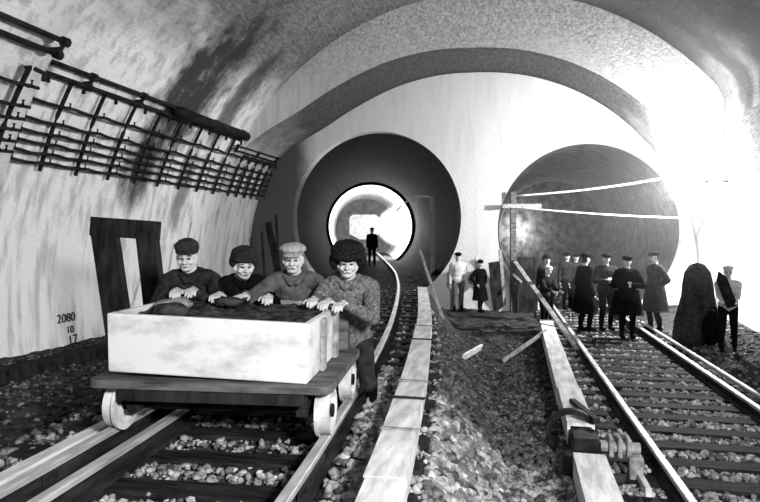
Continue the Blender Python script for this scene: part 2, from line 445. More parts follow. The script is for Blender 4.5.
# wooden third rail covers
def cover(path, w_, h_, label, breaks):
    t = thing('third_rail_cover', (0, 0, 0), label, 'third rail cover', 'timber third rail covers beside the tracks')
    for (a, b) in breaks:
        ys = np.linspace(a, b, max(3, int((b-a)/.5)+2)); k = random.uniform(-.012, .012)
        sweep('cover_board', [(-w_/2+k, 0), (-w_/2+k, -h_), (-w_/2+.03+k, -h_), (-w_/2+.03+k, -.035), (w_/2-.03+k, -.035), (w_/2-.03+k, -h_), (w_/2+k, -h_), (w_/2+k, 0)][::-1], [path(y) for y in ys], M_beam, t)
    return t
cl = cover(lambda y: lpt(y, 1.26+.012*max(0, y-7), .05), .225, .18, 'long pale timber third rail cover curving beside the left track', [(-.5, 3.02), (3.04, 4.55), (4.59, 5.1), (5.13, 7.2), (7.24, 8.3), (8.34, 10.4), (10.44, 12.6), (12.64, 14.6)])
for y_ in (3.8, 4.57, 5.12, 7.22, 8.32):
    bm = bmesh.new(); p = lpt(y_, 1.26+.012*max(0, y_-7), .055); box(bm, p, (.27, .05, .012)); from_bm('strap', bm, M_iron if y_ in (4.57, 7.22) else M_woodm, cl)
cr = cover(lambda y: Vector((.60-.004*y, y, -.50)), .26, .22, 'straight pale timber third rail cover beside the right track', [(2.0, 5.35), (6.2, 7.6), (7.62, 9.7), (9.72, 11.8), (11.82, 13.6)])
for c_, y_s, f_ in ((cl, [1, 2.5, 4, 6, 8, 10, 12, 14], lambda y: lpt(y, 1.26+.012*max(0, y-7), 0)), (cr, [2.6, 4.6, 7, 9, 11, 13], lambda y: Vector((.60-.004*y, y, -.55)))):
    for y_ in y_s:
        p = f_(y_); g = ground(p.x, p.y); bm = bmesh.new()
        box(bm, (p.x, p.y, (g-.03+p.z-.13)/2+.02), (.12, .12, abs(p.z-.09-g)+.06)); from_bm('support', bm, M_dwood, c_)

# ---------------------------------------------------------------- ballast
_ico = bmesh.new(); bmesh.ops.create_icosphere(_ico, subdivisions=1, radius=1)
IV = np.array([v.co[:] for v in _ico.verts]); _ico.verts.index_update(); IF = np.array([[v.index for v in f.verts] for f in _ico.faces]); _ico.free()
def stones(name, P, S, m, label, cat='gravel'):
    n = len(P); P = np.array(P); S = np.array(S)
    V = IV[None]*(1+rng.uniform(-.28, .28, (n, len(IV), 1)))
    sc = S[:, None]*rng.uniform(.55, 1.25, (n, 3)); sc[:, 2] *= .8
    V = V*sc[:, None, :]
    a = rng.uniform(0, 2*np.pi, n); ca, sa = np.cos(a)[:, None], np.sin(a)[:, None]
    X = V[:, :, 0]*ca-V[:, :, 1]*sa; Y = V[:, :, 0]*sa+V[:, :, 1]*ca
    V = np.stack([X, Y, V[:, :, 2]], -1)+P[:, None, :]
    F = (IF[None]+(np.arange(n)*len(IV))[:, None, None]).reshape(-1, 3)
    me = bpy.data.meshes.new(name); me.vertices.add(n*len(IV)); me.vertices.foreach_set('co', V.reshape(-1))
    me.loops.add(F.size); me.loops.foreach_set('vertex_index', F.reshape(-1)); me.polygons.add(len(F))
    me.polygons.foreach_set('loop_start', np.arange(0, F.size, 3)); me.polygons.foreach_set('loop_total', np.full(len(F), 3)); me.update()
    return tag(link(name, me, m), label, cat, kind='stuff')
P, S = [], []
for k in range(7500):
    i = int(min(len(LS)-2, abs(random.gauss(0, 1))*14)); yb = (LS[i]+LS[i+1])/2+random.gauss(0, .075)
    off = random.uniform(-1.5, 1.5)
    if abs(abs(off)-.76) < .09 or (abs(off+.49) < .07 and yb < 4.4): continue
    s = random.uniform(.012, .036); P.append(lpt(yb, off, -.155-random.random()*.03)); S.append(s)
for k in range(900):                          # heaped between right rail and cover
    yb = random.uniform(1.5, 6.5); off = random.uniform(.85, 1.16); P.append(lpt(yb, off, -.15)); S.append(random.uniform(.02, .05))
stones('ballast', P, S, M_stone, 'pale broken stone lying in rows between the left track sleepers', 'ballast')
P, S = [], []
for k in range(8200):
    i = int(min(len(RS)-2, abs(random.gauss(0, 1))*17)); yb = (RS[i]+RS[i+1])/2+random.gauss(0, .05)
    off = random.uniform(-1.25, 1.2)
    if abs(abs(off)-.76) < .08: continue
    P.append(rpt(yb, off, ZR-.155-random.random()*.02)); S.append(random.uniform(.016, .038))
stones('ballast', P, S, M_stone, 'pale fine stone lying in rows between the right track sleepers', 'ballast')
P, S = [], []
while len(P) < 9500:
    y = 1.8+abs(random.gauss(0, 1))*4.2; x = random.uniform(-1.6, .8)
    if y > 15 or x-lx(y) < 1.46 or rx(y)-x < 1.42: continue
    if random.random() > .35+.65*(1 if y < 6.5 else .5)*(.6+.8*fbm(x, y, .9)): continue
    s = random.uniform(.015, .05 if y < 6.5 else .035)*1.15
    P.append((x, y, ground(x, y)+s*.15)); S.append(s)
nearP = [k for k in range(len(P)) if P[k][1]+.8*fbm(P[k][0], P[k][1], 1.1) < 5.6]; ns = set(nearP); farP = [k for k in range(len(P)) if k not in ns]
stones('gravel', [P[k] for k in farP], [S[k] for k in farP], M_stone_d, 'darker rubble between the two tracks towards the men')
stones('gravel', [P[k] for k in nearP], [S[k] for k in nearP], mat('rubble_stone', .07, .62, 9, (1, 1, 1), .9, .5, .01, island=.85), 'pale loose rubble in the foreground between the two tracks')
P, S = [], []
while len(P) < 5500:
    if random.random() < .6: y = random.uniform(1.5, 11); x = random.uniform(-8.2, lx(y)-1.15)
    else: y = random.uniform(5, 15); x = random.uniform(rx(y)+1.2, 4.5)
    s = random.uniform(.015, .045); P.append((x, y, ground(x, y)+s*.15)); S.append(s)
stones('gravel', P, S, mat('side_gravel_stone', .05, .32, 9, (1, 1, 1), .9, .5, .01, island=.8), 'dirty gravel along the foot of both side walls')

# ---------------------------------------------------------------- cable racks on the left wall
def wallpt(R, z, inset=0.0):                 # x on the left wall at height z
    return XC-math.sqrt((R-inset)**2-(z-ZC)**2)
def z_for(ratio, R):
    lo, hi = 1.0, 5.5
    for _ in range(40):
        m = (lo+hi)/2
        if (m-CZ)/abs(wallpt(R, m)) < ratio: lo = m
        else: hi = m
    return lo
CR = [.155, .175, .196, .218, .243, .284]
ZM = [z_for(r, R_MID) for r in CR]
def bracket(y_, R, zs, zt, label, group):
    t = thing('cable_bracket', (wallpt(R, zs[0]-.15), y_, zs[0]-.15), label, 'cable bracket', group)
    base = t.location.copy(); lean = random.uniform(-.04, .04)
    bm = bmesh.new(); pts = []
    for k in range(9):
        z = zs[0]-.15+(zt-zs[0]+.15)*k/8; pts.append((wallpt(R, z, .07), y_+lean*(k/8-.5), z))
    tube(bm, pts, .036, 6); o = from_bm('upright', bm, M_iron, t); join_offset(o, base)
    for z in zs:
        bm = bmesh.new(); x = wallpt(R, z, .10)
        tube(bm, [(x, y_, z), (x+.09, y_, z-.04), (x+.14, y_, z-.02), (x+.15, y_, z+.05)], .024, 6)
        tube(bm, [(wallpt(R, z, -.04), y_, z), (x, y_, z)], .02, 6)
        o = from_bm('hook', bm, M_iron, t); join_offset(o, base)
    bm = bmesh.new(); x = wallpt(R, zt, .09)
    tube(bm, [(x+.02, y_+.03, zt-.02), (x+.08, y_+.14, zt-.06), (x+.04, y_+.18, zt-.16)], .034, 6)
    tube(bm, [(wallpt(R, zt, -.04), y_, zt), (wallpt(R, zt, .09), y_, zt)], .02, 6)
    o = from_bm('clip', bm, M_iron, t); join_offset(o, base)
MIDY = [7.95, 8.75, 9.6, 10.5, 11.35, 12.2, 13.05, 13.9, 14.75]
words = ['first', 'second', 'third', 'fourth', 'fifth', 'sixth', 'seventh', 'eighth', 'ninth']
for i, y_ in enumerate(MIDY):
    bracket(y_, R_MID, ZM, 3.95, 'curved black iron cable bracket, %s from the near edge of the main left wall section' % words[i], 'cable brackets on the left wall')
INY = [15.6, 16.1, 16.6, 17.1, 17.55]
R_IL = R_MID-.01; ZI = ZM
for i, y_ in enumerate(INY):
    bracket(y_, R_IL, ZI, 3.6, 'thin iron cable bracket, %s of those close to the dark left tunnel mouth' % words[i], 'cable brackets near the tunnel mouth')
ZN = [z_for(r*1.08, R_NEAR) for r in CR]
for i, y_ in enumerate([6.2, 7.05]):
    bracket(y_, R_NEAR, ZN, 3.7, ['iron cable bracket at the extreme left edge of the picture', 'iron cable bracket on the projecting near wall at the far left'][i], 'cable brackets on the near wall')
def cable(ys, R, z, r, label, sag=.035, sp=.85, group='cables strung along the left wall', ins=.2):
    bm = bmesh.new(); pts = []
    for y_ in np.arange(ys[0], ys[1]+.01, .2):
        ph = (y_-MIDY[0])/sp
        zz = z-sag*abs(math.sin(math.pi*ph))-.02+random.uniform(-.006, .006); pts.append((wallpt(R, z, ins)-0*zz, y_, zz))
    tube(bm, pts, r, 6); return tag(from_bm('cable', bm, M_iron, smooth=True), label, 'cable', group)
ordn = ['lowest', 'second lowest', 'third lowest', 'third highest', 'second highest', 'highest']
for i in range(6):
    cable((7.5, 15.3), R_MID, ZM[i], .03, '%s black cable on the brackets of the main left wall' % ordn[i])
    cable((15.3, 17.75), R_IL, ZI[i], .025, '%s cable on the wall beside the left tunnel mouth' % ordn[i], .02, .4, 'cables beside the left tunnel mouth')
    cable((5.0, 7.3), R_NEAR, ZN[i], .026, '%s cable on the projecting wall at the picture edge' % ordn[i], .03, .8, 'cables on the near wall')
# doubled pipe run above the brackets
def pipe_run(R, ratio, ya, yb, label, thick=.042, gap=.17, solid_from=None, inset=.14):
    z = z_for(ratio, R)
    t = thing('pipe_run', (wallpt(R, z), (ya+yb)/2, z), label, 'pipe', 'pipe runs high on the left wall'); base = t.location.copy()
    for dz in (0, gap):
        bm = bmesh.new(); zz = z-dz
        tube(bm, [(wallpt(R, zz, inset), ya, zz), (wallpt(R, zz, inset), yb, zz)], thick, 8); o = from_bm('pipe', bm, M_iron, t, True); join_offset(o, base)
    n = max(2, int((yb-ya)/1.35))
    for k in range(n+1):
        yy = ya+.05+(yb-ya-.1)*k/n; bm = bmesh.new()
        tube(bm, [(wallpt(R, z, inset), yy-.05, z), (wallpt(R, z, inset), yy+.05, z)], thick*1.7, 8)
        tube(bm, [(wallpt(R, z-gap, inset), yy-.05, z-gap), (wallpt(R, z-gap, inset), yy+.05, z-gap)], thick*1.7, 8)
        beam_between(bm, (wallpt(R, z+.04, inset), yy, z+.04), (wallpt(R, z-gap-.04, inset), yy, z-gap-.04), .05, .05, Vector((0, 1, 0)))
        beam_between(bm, (wallpt(R, z-gap/2, inset), yy, z-gap/2), (wallpt(R, z-gap/2, -.05), yy, z-gap/2), .04, .04)
        o = from_bm('clamp', bm, M_iron, t); join_offset(o, base)
    if solid_from:
        bm = bmesh.new(); zz = z-gap/2
        tube(bm, [(wallpt(R, zz, inset+.06), solid_from, zz), (wallpt(R, zz, inset+.06), yb+.1, zz)], .125, 12); o = from_bm('sleeve', bm, M_iron, t, True); join_offset(o, base)
pipe_run(R_MID, .372, 7.55, 14.9, 'doubled black pipe run above the cable brackets, ending in a thick sleeve', solid_from=11.6)
pipe_run(R_NEAR, .424, 4.6, 7.35, 'doubled black pipe run cut off by the top left picture corner')
pipe_run(R_IL, .318, 14.9, 17.7, 'short doubled pipe run reaching the left tunnel mouth', .025, .12)

# ---------------------------------------------------------------- cart
HC = math.radians(6.5)
fl = Vector((-1.29, 3.82, 0))
cart = thing('tipping_cart', (-2.07, 4.2, 0), 'flat wooden rail cart carrying a white box of dark soil', 'cart', rz=HC)
def cobj(name, bm, m, parent=cart, smooth=False): return from_bm(name, bm, m, parent, smooth)
# local frame: x right, y away from the camera, z up; centre between the four wheels
def wheel(x, y_, par, flip):
    bm = bmesh.new()
    disc_lathe(bm, [(.045, -.03), (.11, -.01), (.125, -.045), (.158, -.045), (.158, .03), (.18, .03), (.18, .048), (.128, .048), (.11, .02), (.045, .035)], (x, y_, .156), (-1 if flip else 1, 0, 0), 40)
    o = cobj('wheel', bm, M_wheel, par, False)
    o['label'] = 'pale worn flanged wheel'
    bm = bmesh.new(); disc_lathe(bm, [(.001, -.07), (.04, -.07), (.045, 0), (.045, .05), (.001, .05)], (x, y_, .156), (1, 0, 0), 16); cobj('hub', bm, M_iron, o)
    bm = bmesh.new()
    for k in range(5):
        a = 2*math.pi*k/5+.3; beam_between(bm, (x, y_+.05*math.cos(a), .156+.04*math.sin(a)), (x, y_+.115*math.cos(a), .156+.115*math.sin(a)), .03, .03, Vector((1, 0, 0)))
    cobj('spokes', bm, M_wheelw, o)
for y_ in (-.38, .5):
    wheel(-.745, y_, cart, False); wheel(.745, y_, cart, True)
    bm = bmesh.new(); tube(bm, [(-.74, y_, .156), (.74, y_, .156)], .03, 10); cobj('axle', bm, M_iron)
    for s in (-1, 1):
        bm = bmesh.new(); box(bm, (s*.6, y_, .2), (.14, .16, .1)); box(bm, (s*.6, y_, .156), (.09, .2, .06)); cobj('axle_box', bm, M_dwood)
bm = bmesh.new()
for x in (-.6, .6): box(bm, (x, .06, .285), (.1, 1.25, .07))
for y_ in (-.5, .06, .62): box(bm, (0, y_, .255), (1.1, .09, .06))
box(bm, (0, -.575, .275), (1.28, .05, .085)); cobj('underframe', bm, M_dwood)
def rounded_board(bm, x0, x1, y0, y1, z, t, r=.08):
    pts = []
    for (cx_, cy_, a0) in ((x1-r, y1-r, 0), (x0+r, y1-r, 90), (x0+r, y0+r, 180), (x1-r, y0+r, 270)):
        for k in range(5): a = math.radians(a0+22.5*k); pts.append((cx_+r*math.cos(a), cy_+r*math.sin(a)))
    A = [bm.verts.new((x, y, z)) for x, y in pts]; B = [bm.verts.new((x, y, z+t)) for x, y in pts]
    bm.faces.new(A[::-1]); bm.faces.new(B)
    for i in range(len(A)): j = (i+1) % len(A); bm.faces.new((A[i], A[j], B[j], B[i]))
bm = bmesh.new(); rounded_board(bm, -.86, .82, -.62, .72, .32, .055); cobj('platform', bm, M_wood)['label'] = 'grey weathered platform with rounded corners'
# box body, slightly tapered, standing a little high on the left
ROLL = math.radians(-1.8); BM = Matrix.Rotation(-ROLL, 3, 'Y')
bx0, bx1, by0, by1, bz0, bz1 = -.735, .665, -.57, .66, .375, .77
def bp(x, y_, z, spread=.03):
    f = (z-bz0)/(bz1-bz0); cx_ = (bx0+bx1)/2; cy_ = (by0+by1)/2
    return Vector((cx_+(x-cx_)*(1-.015+spread*f*.3), cy_+(y_-cy_)*(1+spread*f*.4), z+.0-(x-bx1)*.035))
def board(x0, x1, y0, y1, z0, z1):
    bm = bmesh.new(); vs = []
    for z in (z0, z1):
        for (x, y_) in ((x0, y0), (x1, y0), (x1, y1), (x0, y1)): vs.append(bm.verts.new(bp(x, y_, z)))
    for q in ((0, 3, 2, 1), (4, 5, 6, 7), (0, 1, 5, 4), (1, 2, 6, 5), (2, 3, 7, 6), (3, 0, 4, 7)): bm.faces.new([vs[k] for k in q])
    bmesh.ops.bevel(bm, geom=list(bm.edges), offset=.006, segments=2, affect='EDGES'); return bm
T_ = .05
cobj('box_panel', board(bx0, bx1, by0, by0+T_, bz0, bz1), M_white)['label'] = 'smooth limewashed front panel'
cobj('box_panel', board(bx0, bx1, by1-T_, by1, bz0, bz1), M_woodm)
cobj('box_panel', board(bx0, bx0+T_, by0+T_, by1-T_, bz0, bz1), M_white)
cobj('box_panel', board(bx1-T_, bx1, by0+T_, by1-T_, bz0, bz1-.01), M_white)
cobj('box_floor', board(bx0+T_, bx1-T_, by0+T_, by1-T_, bz0, bz0+.04), M_wood)
for yy in (by0+.38, by0+.85):
    bm = board(bx1, bx1+.035, yy, yy+.09, bz0, bz1-.02); cobj('batten', bm, M_woodm)
bm = bmesh.new(); box(bm, (bx1+.02, by1-.06, .55), (.10, .12, .34)); cobj('corner_post', bm, M_wood)
# soil heap
def heap(fx, x0, x1, y0, y1, n=40):
    bm = bmesh.new(); g = []
    for j in range(n+1):
        r = []
        for i in range(n+1):
            x = x0+(x1-x0)*i/n; y_ = y0+(y1-y0)*j/n; r.append(bm.verts.new((x, y_, fx(x, y_))))
        g.append(r)
    for j in range(n):
        for i in range(n): bm.faces.new((g[j][i], g[j][i+1], g[j+1][i+1], g[j+1][i]))
    return bm
soil = from_bm('soil_load', heap(lambda x, y_: bz1-.05-(x-bx1)*.035+.03*fbm(x, y_, 4)+.02*fbm(x, y_, 14)+.035*max(0, 1-abs(y_-.1)/.5), bx0+T_-.01, bx1-T_+.01, by0+T_-.01, by1-T_+.01), M_soil)
soil.location = cart.location; soil.rotation_euler = cart.rotation_euler
tag(soil, 'dark wet soil filling the white box of the cart', 'soil', kind='stuff')
CM = Matrix.Translation(cart.location) @ Matrix.Rotation(HC, 4, 'Z')
def cw(x, y_, z): return CM @ Vector((x, y_, z))
def lump(name, c, r, m, label, cat, sq=.6, sub=3, amp=.25, fs=3):
    bm = bmesh.new(); bmesh.ops.create_icosphere(bm, subdivisions=sub, radius=1)
    for v in bm.verts:
        n = noise.fractal(v.co*fs*.5+Vector(c), 1, 2, 3); v.co = v.co*(1+amp*n); v.co = Vector((v.co.x*r[0], v.co.y*r[1], v.co.z*r[2]))
    o = from_bm(name, bm, m, None, True); o.location = c; return tag(o, label, cat)
lump('rock', cw(-.38, -.34, .81), (.13, .12, .06), M_soil, 'dark lump of rock on the soil near the front left corner of the cart box', 'rock')
lump('rock', cw(-.5, -.05, .82), (.11, .2, .05), M_woodm, 'pale flat slab of rock on the left side of the cart box', 'rock')
lump('rock', cw(-.12, .1, .83), (.12, .10, .04), M_soil, 'dark flat lump of rock in the middle of the cart box', 'rock')

# ---------------------------------------------------------------- people
def hull(bm, pts):
    vs = [bm.verts.new(p) for p in pts]; bmesh.ops.convex_hull(bm, input=vs)
_us = bmesh.new(); bmesh.ops.create_uvsphere(_us, u_segments=12, v_segments=8, radius=1); US = [v.co.copy() for v in _us.verts]; _us.free()
class Body:
    def __init__(s): s.pr = []
    def cap(s, a, b, r0, r1, t): s.pr.append(('c', Vector(a), Vector(b), r0, r1, t))
    def ell(s, c, r, R, t): s.pr.append(('e', Vector(c), Vector(r), R, 0, t))
    def build(s, base, mats, voxel, parent):
        me = bpy.data.meshes.new('body'); V, Fc = [], []
        for p in s.pr:
            if p[0] == 'x': continue
            if p[5].startswith('paint'): continue
            b2 = bmesh.new()
            if p[0] == 'c': hull(b2, [p[1]+u*p[3] for u in US]+[p[2]+u*p[4] for u in US])
            else: hull(b2, [p[1]+p[3] @ Vector((u.x*p[2].x, u.y*p[2].y, u.z*p[2].z)) for u in US])
            bmesh.ops.recalc_face_normals(b2, faces=b2.faces)
            loose = [v for v in b2.verts if not v.link_faces]; bmesh.ops.delete(b2, geom=loose, context='VERTS')
            b2.verts.index_update(); k = len(V)
            V += [v.co-base for v in b2.verts]; Fc += [tuple(k+v.index for v in f.verts) for f in b2.faces]; b2.free()
        me.from_pydata(V, [], Fc); me.update()
        tmp = bpy.data.objects.new('tmp', me); COL.objects.link(tmp)
        m = tmp.modifiers.new('r', 'REMESH'); m.mode = 'VOXEL'; m.voxel_size = voxel
        sm = tmp.modifiers.new('s', 'SMOOTH'); sm.factor = .5; sm.iterations = 3 if voxel < .008 else 2
        dg = bpy.context.evaluated_depsgraph_get(); out = bpy.data.meshes.new_from_object(tmp.evaluated_get(dg)); bpy.data.objects.remove(tmp)
        nf = len(out.polygons); C = np.zeros(nf*3); out.polygons.foreach_get('center', C); C = C.reshape(-1, 3)+np.array(base)
        best = np.full(nf, 1e9); idx = np.zeros(nf, int); names = list(mats)
        for p in s.pr:
            if p[0] == 'c':
                a = np.array(p[1]); ab = np.array(p[2])-a; L = max(1e-9, ab@ab); t = np.clip(((C-a)@ab)/L, 0, 1)
                d = np.linalg.norm(C-(a+t[:, None]*ab), axis=1)-(p[3]+t*(p[4]-p[3]))
            else:
                Ri = np.array(p[3].transposed()); r = np.array(p[2]); q = (C-np.array(p[1]))@Ri.T/r; d = (np.linalg.norm(q, axis=1)-1)*r.min()
            tg = p[5].replace('paint_', '')
            if p[5].startswith('paint'): hit = d < 0; best[hit] = -9; idx[hit] = names.index(tg)
            else:
                hit = d < best; best[hit] = d[hit]; idx[hit] = names.index(tg)
        out.materials.clear()
        for k in names: out.materials.append(mats[k])
        out.polygons.foreach_set('material_index', idx)
        return link('body', out, None, parent, True)
def frame(fwd, up=Vector((0, 0, 1))):       # columns: right, forward, up
    f = fwd.normalized(); r = f.cross(up).normalized(); u = r.cross(f); return Matrix((r, f, u)).transposed()
def ik(S_, T, a, b, hint):
    d = T-S_; L = min(d.length, (a+b)*.995); dn = d.normalized(); T = S_+dn*L
    x = (a*a-b*b+L*L)/(2*L); h = math.sqrt(max(0, a*a-x*x)); hp = (hint-dn*hint.dot(dn)).normalized()
    return S_+dn*x+hp*h, T
def add_hand(B, wrist, fwd, down, side, curl=.5, tg='skin', s=1.0):
    """side +1: thumb on the right of fwd"""
    f = fwd.normalized(); dn = (down-f*down.dot(f)).normalized(); r = f.cross(-dn).normalized()
    R = Matrix((r, f, -dn)).transposed()
    pc = wrist+f*.045*s; B.ell(pc, (.042*s, .052*s, .017*s), R, tg); B.cap(wrist-f*.02, wrist+f*.02*s, .026*s, .024*s, tg)
    for k, (o, l) in enumerate(((-.031, .062), (-.0105, .078), (.0105, .073), (.031, .058))):
        o = o*side*-1; a = wrist+f*.082*s+r*o*s; spread = r*o*2.2
        d1 = (f+dn*curl*.4+spread).normalized(); b = a+d1*l*.52*s; d2 = (f+dn*curl*1.6+spread).normalized(); c = b+d2*l*.34*s; d3 = (f*.6+dn*curl*2.6).normalized(); e = c+d3*l*.28*s
        B.cap(a-f*.02*s, b, .0095*s, .009*s, tg); B.cap(b, c, .009*s, .0085*s, tg); B.cap(c, e, .0085*s, .0075*s, tg)
    t0 = wrist+f*.02*s+r*side*.028*s; t1 = t0+(f*.6+r*side*.8+dn*.3).normalized()*.042*s; t2 = t1+(f*.95+r*side*.25+dn*.4).normalized()*.032*s
    B.cap(t0, t1, .013*s, .0105*s, tg); B.cap(t1, t2, .0105*s, .009*s, tg)
def add_head(B, c, fwd, neckbase, s=1.0, detail=True):
    R = frame(fwd)
    def L(x, y_, z): return c+R @ Vector((x*s, y_*s, z*s))
    def Vv(x, y_, z): return (x*s, y_*s, z*s)
    B.ell(L(0, -.012, .03), Vv(.074, .093, .088), R, 'skin')            # cranium
    B.ell(L(0, .022, -.03), Vv(.060, .068, .078), R, 'skin')            # face
    B.ell(L(0, .05, -.088), Vv(.033, .03, .022), R, 'skin')             # chin
    B.cap(L(-.05, .0, -.045), L(-.02, .05, -.085), .026*s, .02*s, 'skin'); B.cap(L(.05, .0, -.045), L(.02, .05, -.085), .026*s, .02*s, 'skin')
    B.cap(L(0, .088, .01), L(0, .112, -.026), .009*s, .015*s, 'skin')   # nose
    B.cap(L(-.014, .092, -.032), L(.014, .092, -.032), .011*s, .011*s, 'skin')
    B.cap(L(-.042, .074, .022), L(.042, .074, .022), .014*s, .014*s, 'skin')  # brow
    for q in (-1, 1):
        B.ell(L(q*.042, .066, -.03), Vv(.022, .02, .02), R, 'skin')     # cheek
        B.ell(L(q*.078, -.008, -.012), Vv(.012, .02, .032), R, 'skin')  # ear
    B.cap(L(-.02, .083, -.062), L(.02, .083, -.062), .0095*s, .0095*s, 'skin')
    B.cap(neckbase, L(0, -.022, -.05), .06*s, .055*s, 'skin')
    if detail:
        for q in (-1, 1):
            B.ell(L(q*.031, .088, -.001), Vv(.018, .03, .0095), R, 'paint_eye')
            B.ell(L(q*.034, .09, .027), Vv(.023, .03, .006), R, 'paint_eye')
        B.ell(L(0, .1, -.062), Vv(.024, .03, .0045), R, 'paint_eye')
    B.ell(L(0, -.055, .0), Vv(.095, .075, .10), R, 'paint_hair')
    return R, L
def add_torso(B, pel, chest, side, s=1.0, tj='jacket', bulk=1.0):
    ax = (chest-pel).normalized(); fw = side.cross(ax)*-1
    R = Matrix((side, ax.cross(side), ax)).transposed()
    L_ = (chest-pel).length
    B.ell(pel+ax*.02, (.175*s*bulk, .125*s*bulk, .14*s), R, tj)
    B.ell(pel+ax*L_*.38, (.160*s*bulk, .118*s*bulk, .18*s), R, tj)
    B.ell(pel+ax*L_*.75, (.185*s*bulk, .13*s*bulk, .2*s), R, tj)
    B.cap(chest-side*.135*s-ax*.03*s, chest+side*.135*s-ax*.03*s, .085*s*bulk, .085*s*bulk, tj)
    B.ell(chest+ax*.02*s, (.10*s, .085*s, .07*s), R, tj)                # collar
def fur(bm, c, R, r, amp, fs, cut=None, sub=4):
    k = bmesh.ops.create_icosphere(bm, subdivisions=sub, radius=1)
    for v in k['verts']:
        n = noise.fractal(v.co*fs, 1, 2, 3)*amp; q = v.co*(1+n); q = Vector((q.x*r[0], q.y*r[1], q.z*r[2]))
        if cut is not None and q.z < cut: q.z = cut+(q.z-cut)*.15
        v.co = c+R @ q
def hat(kind, c, R, base, parent, m, s=1.0):
    bm = bmesh.new(); W = lambda x, y_, z: c+R @ Vector((x*s, y_*s, z*s)); sv = lambda *a: [q*s for q in a]
    if kind == 'fur':
        fur(bm, W(0, -.012, .095), R, sv(.132, .132, .088), .10, 3.5)
        fur(bm, W(0, .018, .055), R, sv(.128, .118, .045), .14, 5)
        for q in (-1, 1): fur(bm, W(q*.105, -.015, .02), R, sv(.04, .065, .07), .14, 5)
        o = from_bm('fur_hat', bm, m, parent, True)
    elif kind == 'ushanka':
        fur(bm, W(0, -.012, .085), R, sv(.106, .118, .075), .08, 3)
        fur(bm, W(0, .02, .06), R, sv(.102, .095, .034), .10, 5)
        for q in (-1, 1): fur(bm, W(q*.09, -.02, .03), R, sv(.028, .06, .05), .12, 5)
        o = from_bm('fur_hat', bm, m, parent, True)
    elif kind == 'soft':
        fur(bm, W(0, -.015, .082), R, sv(.098, .118, .072), .05, 2.5, None)
        fur(bm, W(0, -.005, .048), R, sv(.092, .108, .03), .03, 3, None, 3)
        o = from_bm('cap', bm, m, parent, True)
    else:                                        # flat cap or peaked cap
        fur(bm, W(0, -.005, .085), R, sv(.108, .128, .048 if kind == 'flat' else .062), .05, 2.5, None)
        fur(bm, W(0, -.008, .055), R, sv(.09, .105, .038), .02, 3, None, 3)
        k = bmesh.ops.create_uvsphere(bm, u_segments=20, v_segments=8, radius=1)
        for v in k['verts']: v.co = W(v.co.x*.072, .085+v.co.y*.055, .048+v.co.z*.008-max(0, v.co.y)*.012)
        o = from_bm('cap', bm, m, parent, True)
    join_offset(o, base); return o
UP = Vector((0, 0, 1))
def worker(base, pel, chest, head, face, hands, label, jm, hatkind, hm, feet, hand_fwd, bulk=1.08, tm=C_dark, elb=Vector((0, 0, -1)), hs=1.06, collar=None):
    base = Vector(base); t = thing('person', base, label, 'person', 'workers pushing the cart')
    B = Body(); side = (chest-pel).cross(UP)
    fw = Vector((face.x, face.y, 0)).normalized(); side = fw.cross(UP).normalized()      # person's own right
    add_torso(B, pel, chest, side, 1.0, 'jacket', bulk)
    R, L = add_head(B, head, face, chest+Vector((0, 0, .02)), hs)
    for q, H, hf in ((1, hands[0], hand_fwd[0]), (-1, hands[1], hand_fwd[1])):
        S_ = chest+side*q*.19-Vector((0, 0, .04)); wr = H-hf.normalized()*.07
        E, wr = ik(S_, wr, .315, .30, elb+side*q*.8)
        B.cap(S_, E, .072*bulk, .056*bulk, 'jacket'); B.cap(E, wr-(wr-E).normalized()*.02, .056*bulk, .042*bulk, 'jacket')
        B.cap(wr-(wr-E).normalized()*.05, wr-(wr-E).normalized()*.015, .047, .046, 'jacket')
        add_hand(B, wr, hf, Vector((0, 0, -1))*.9+hf*.1, -q, .7, s=1.12)
    for q, Ft in ((1, feet[0]), (-1, feet[1])):
        Hp = pel+side*q*.09; A = Ft+Vector((0, 0, .08)); K, A = ik(Hp, A, .43, .43, fw)
        B.cap(Hp, K, .10, .07, 'trousers'); B.cap(K, A+Vector((0, 0, .12)), .068, .055, 'trousers'); B.cap(A+Vector((0, 0, .25)), A, .055, .05, 'boots')
        B.cap(A-fw*.03-Vector((0, 0, .04)), A+fw*.15-Vector((0, 0, .045)), .045, .04, 'boots')
    B.build(base, {'skin': M_skin, 'jacket': jm, 'trousers': tm, 'boots': C_black, 'eye': M_eye, 'hair': M_hair}, .0065, t)
    hat(hatkind, head, R, base, t, hm, hs)
    # coat collar
    bm = bmesh.new(); ax = (chest-pel).normalized()
    for q in (-1, 1):
        tube(bm, [chest+side*q*.02-fw*.085+UP*.055, chest+side*q*.085-fw*.02+UP*.05, chest+side*q*.075+fw*.06+UP*.02, chest+side*q*.02+fw*.115-UP*.05], [.03, .032, .03, .015], 8)
    o = from_bm('collar', bm, collar or jm, t, True); join_offset(o, base)
    return t
def toward(u): return -(Vector((FX, FY, 0)))          # facing the camera
gz = -.19
def W_(u, v, d): return pd(u, v, d)
cam_dir = Vector((-FX, -FY, 0)).normalized(); rgt = Vector((RX, RY, 0))
def mk(u, v, d, hands, face, **k):
    head = W_(u, v, d); chest = head+k.pop('ch', Vector((0, 0, -.175)))-cam_dir*.11
    pel = chest-cam_dir*.28+Vector((0, 0, -.44)) + k.pop('pl', Vector((0, 0, 0)))
    b = Vector((pel.x, pel.y, 0))-cam_dir*.02; g = ground(b.x, b.y); b.z = g
    side = Vector((face.x, face.y, 0)).normalized().cross(UP)
    feet = k.pop('feet', None) or [b+side*.12+cam_dir*.12, b-side*.12-cam_dir*.2]
    return worker(b, pel, chest, head, face, hands, feet=feet, **k)
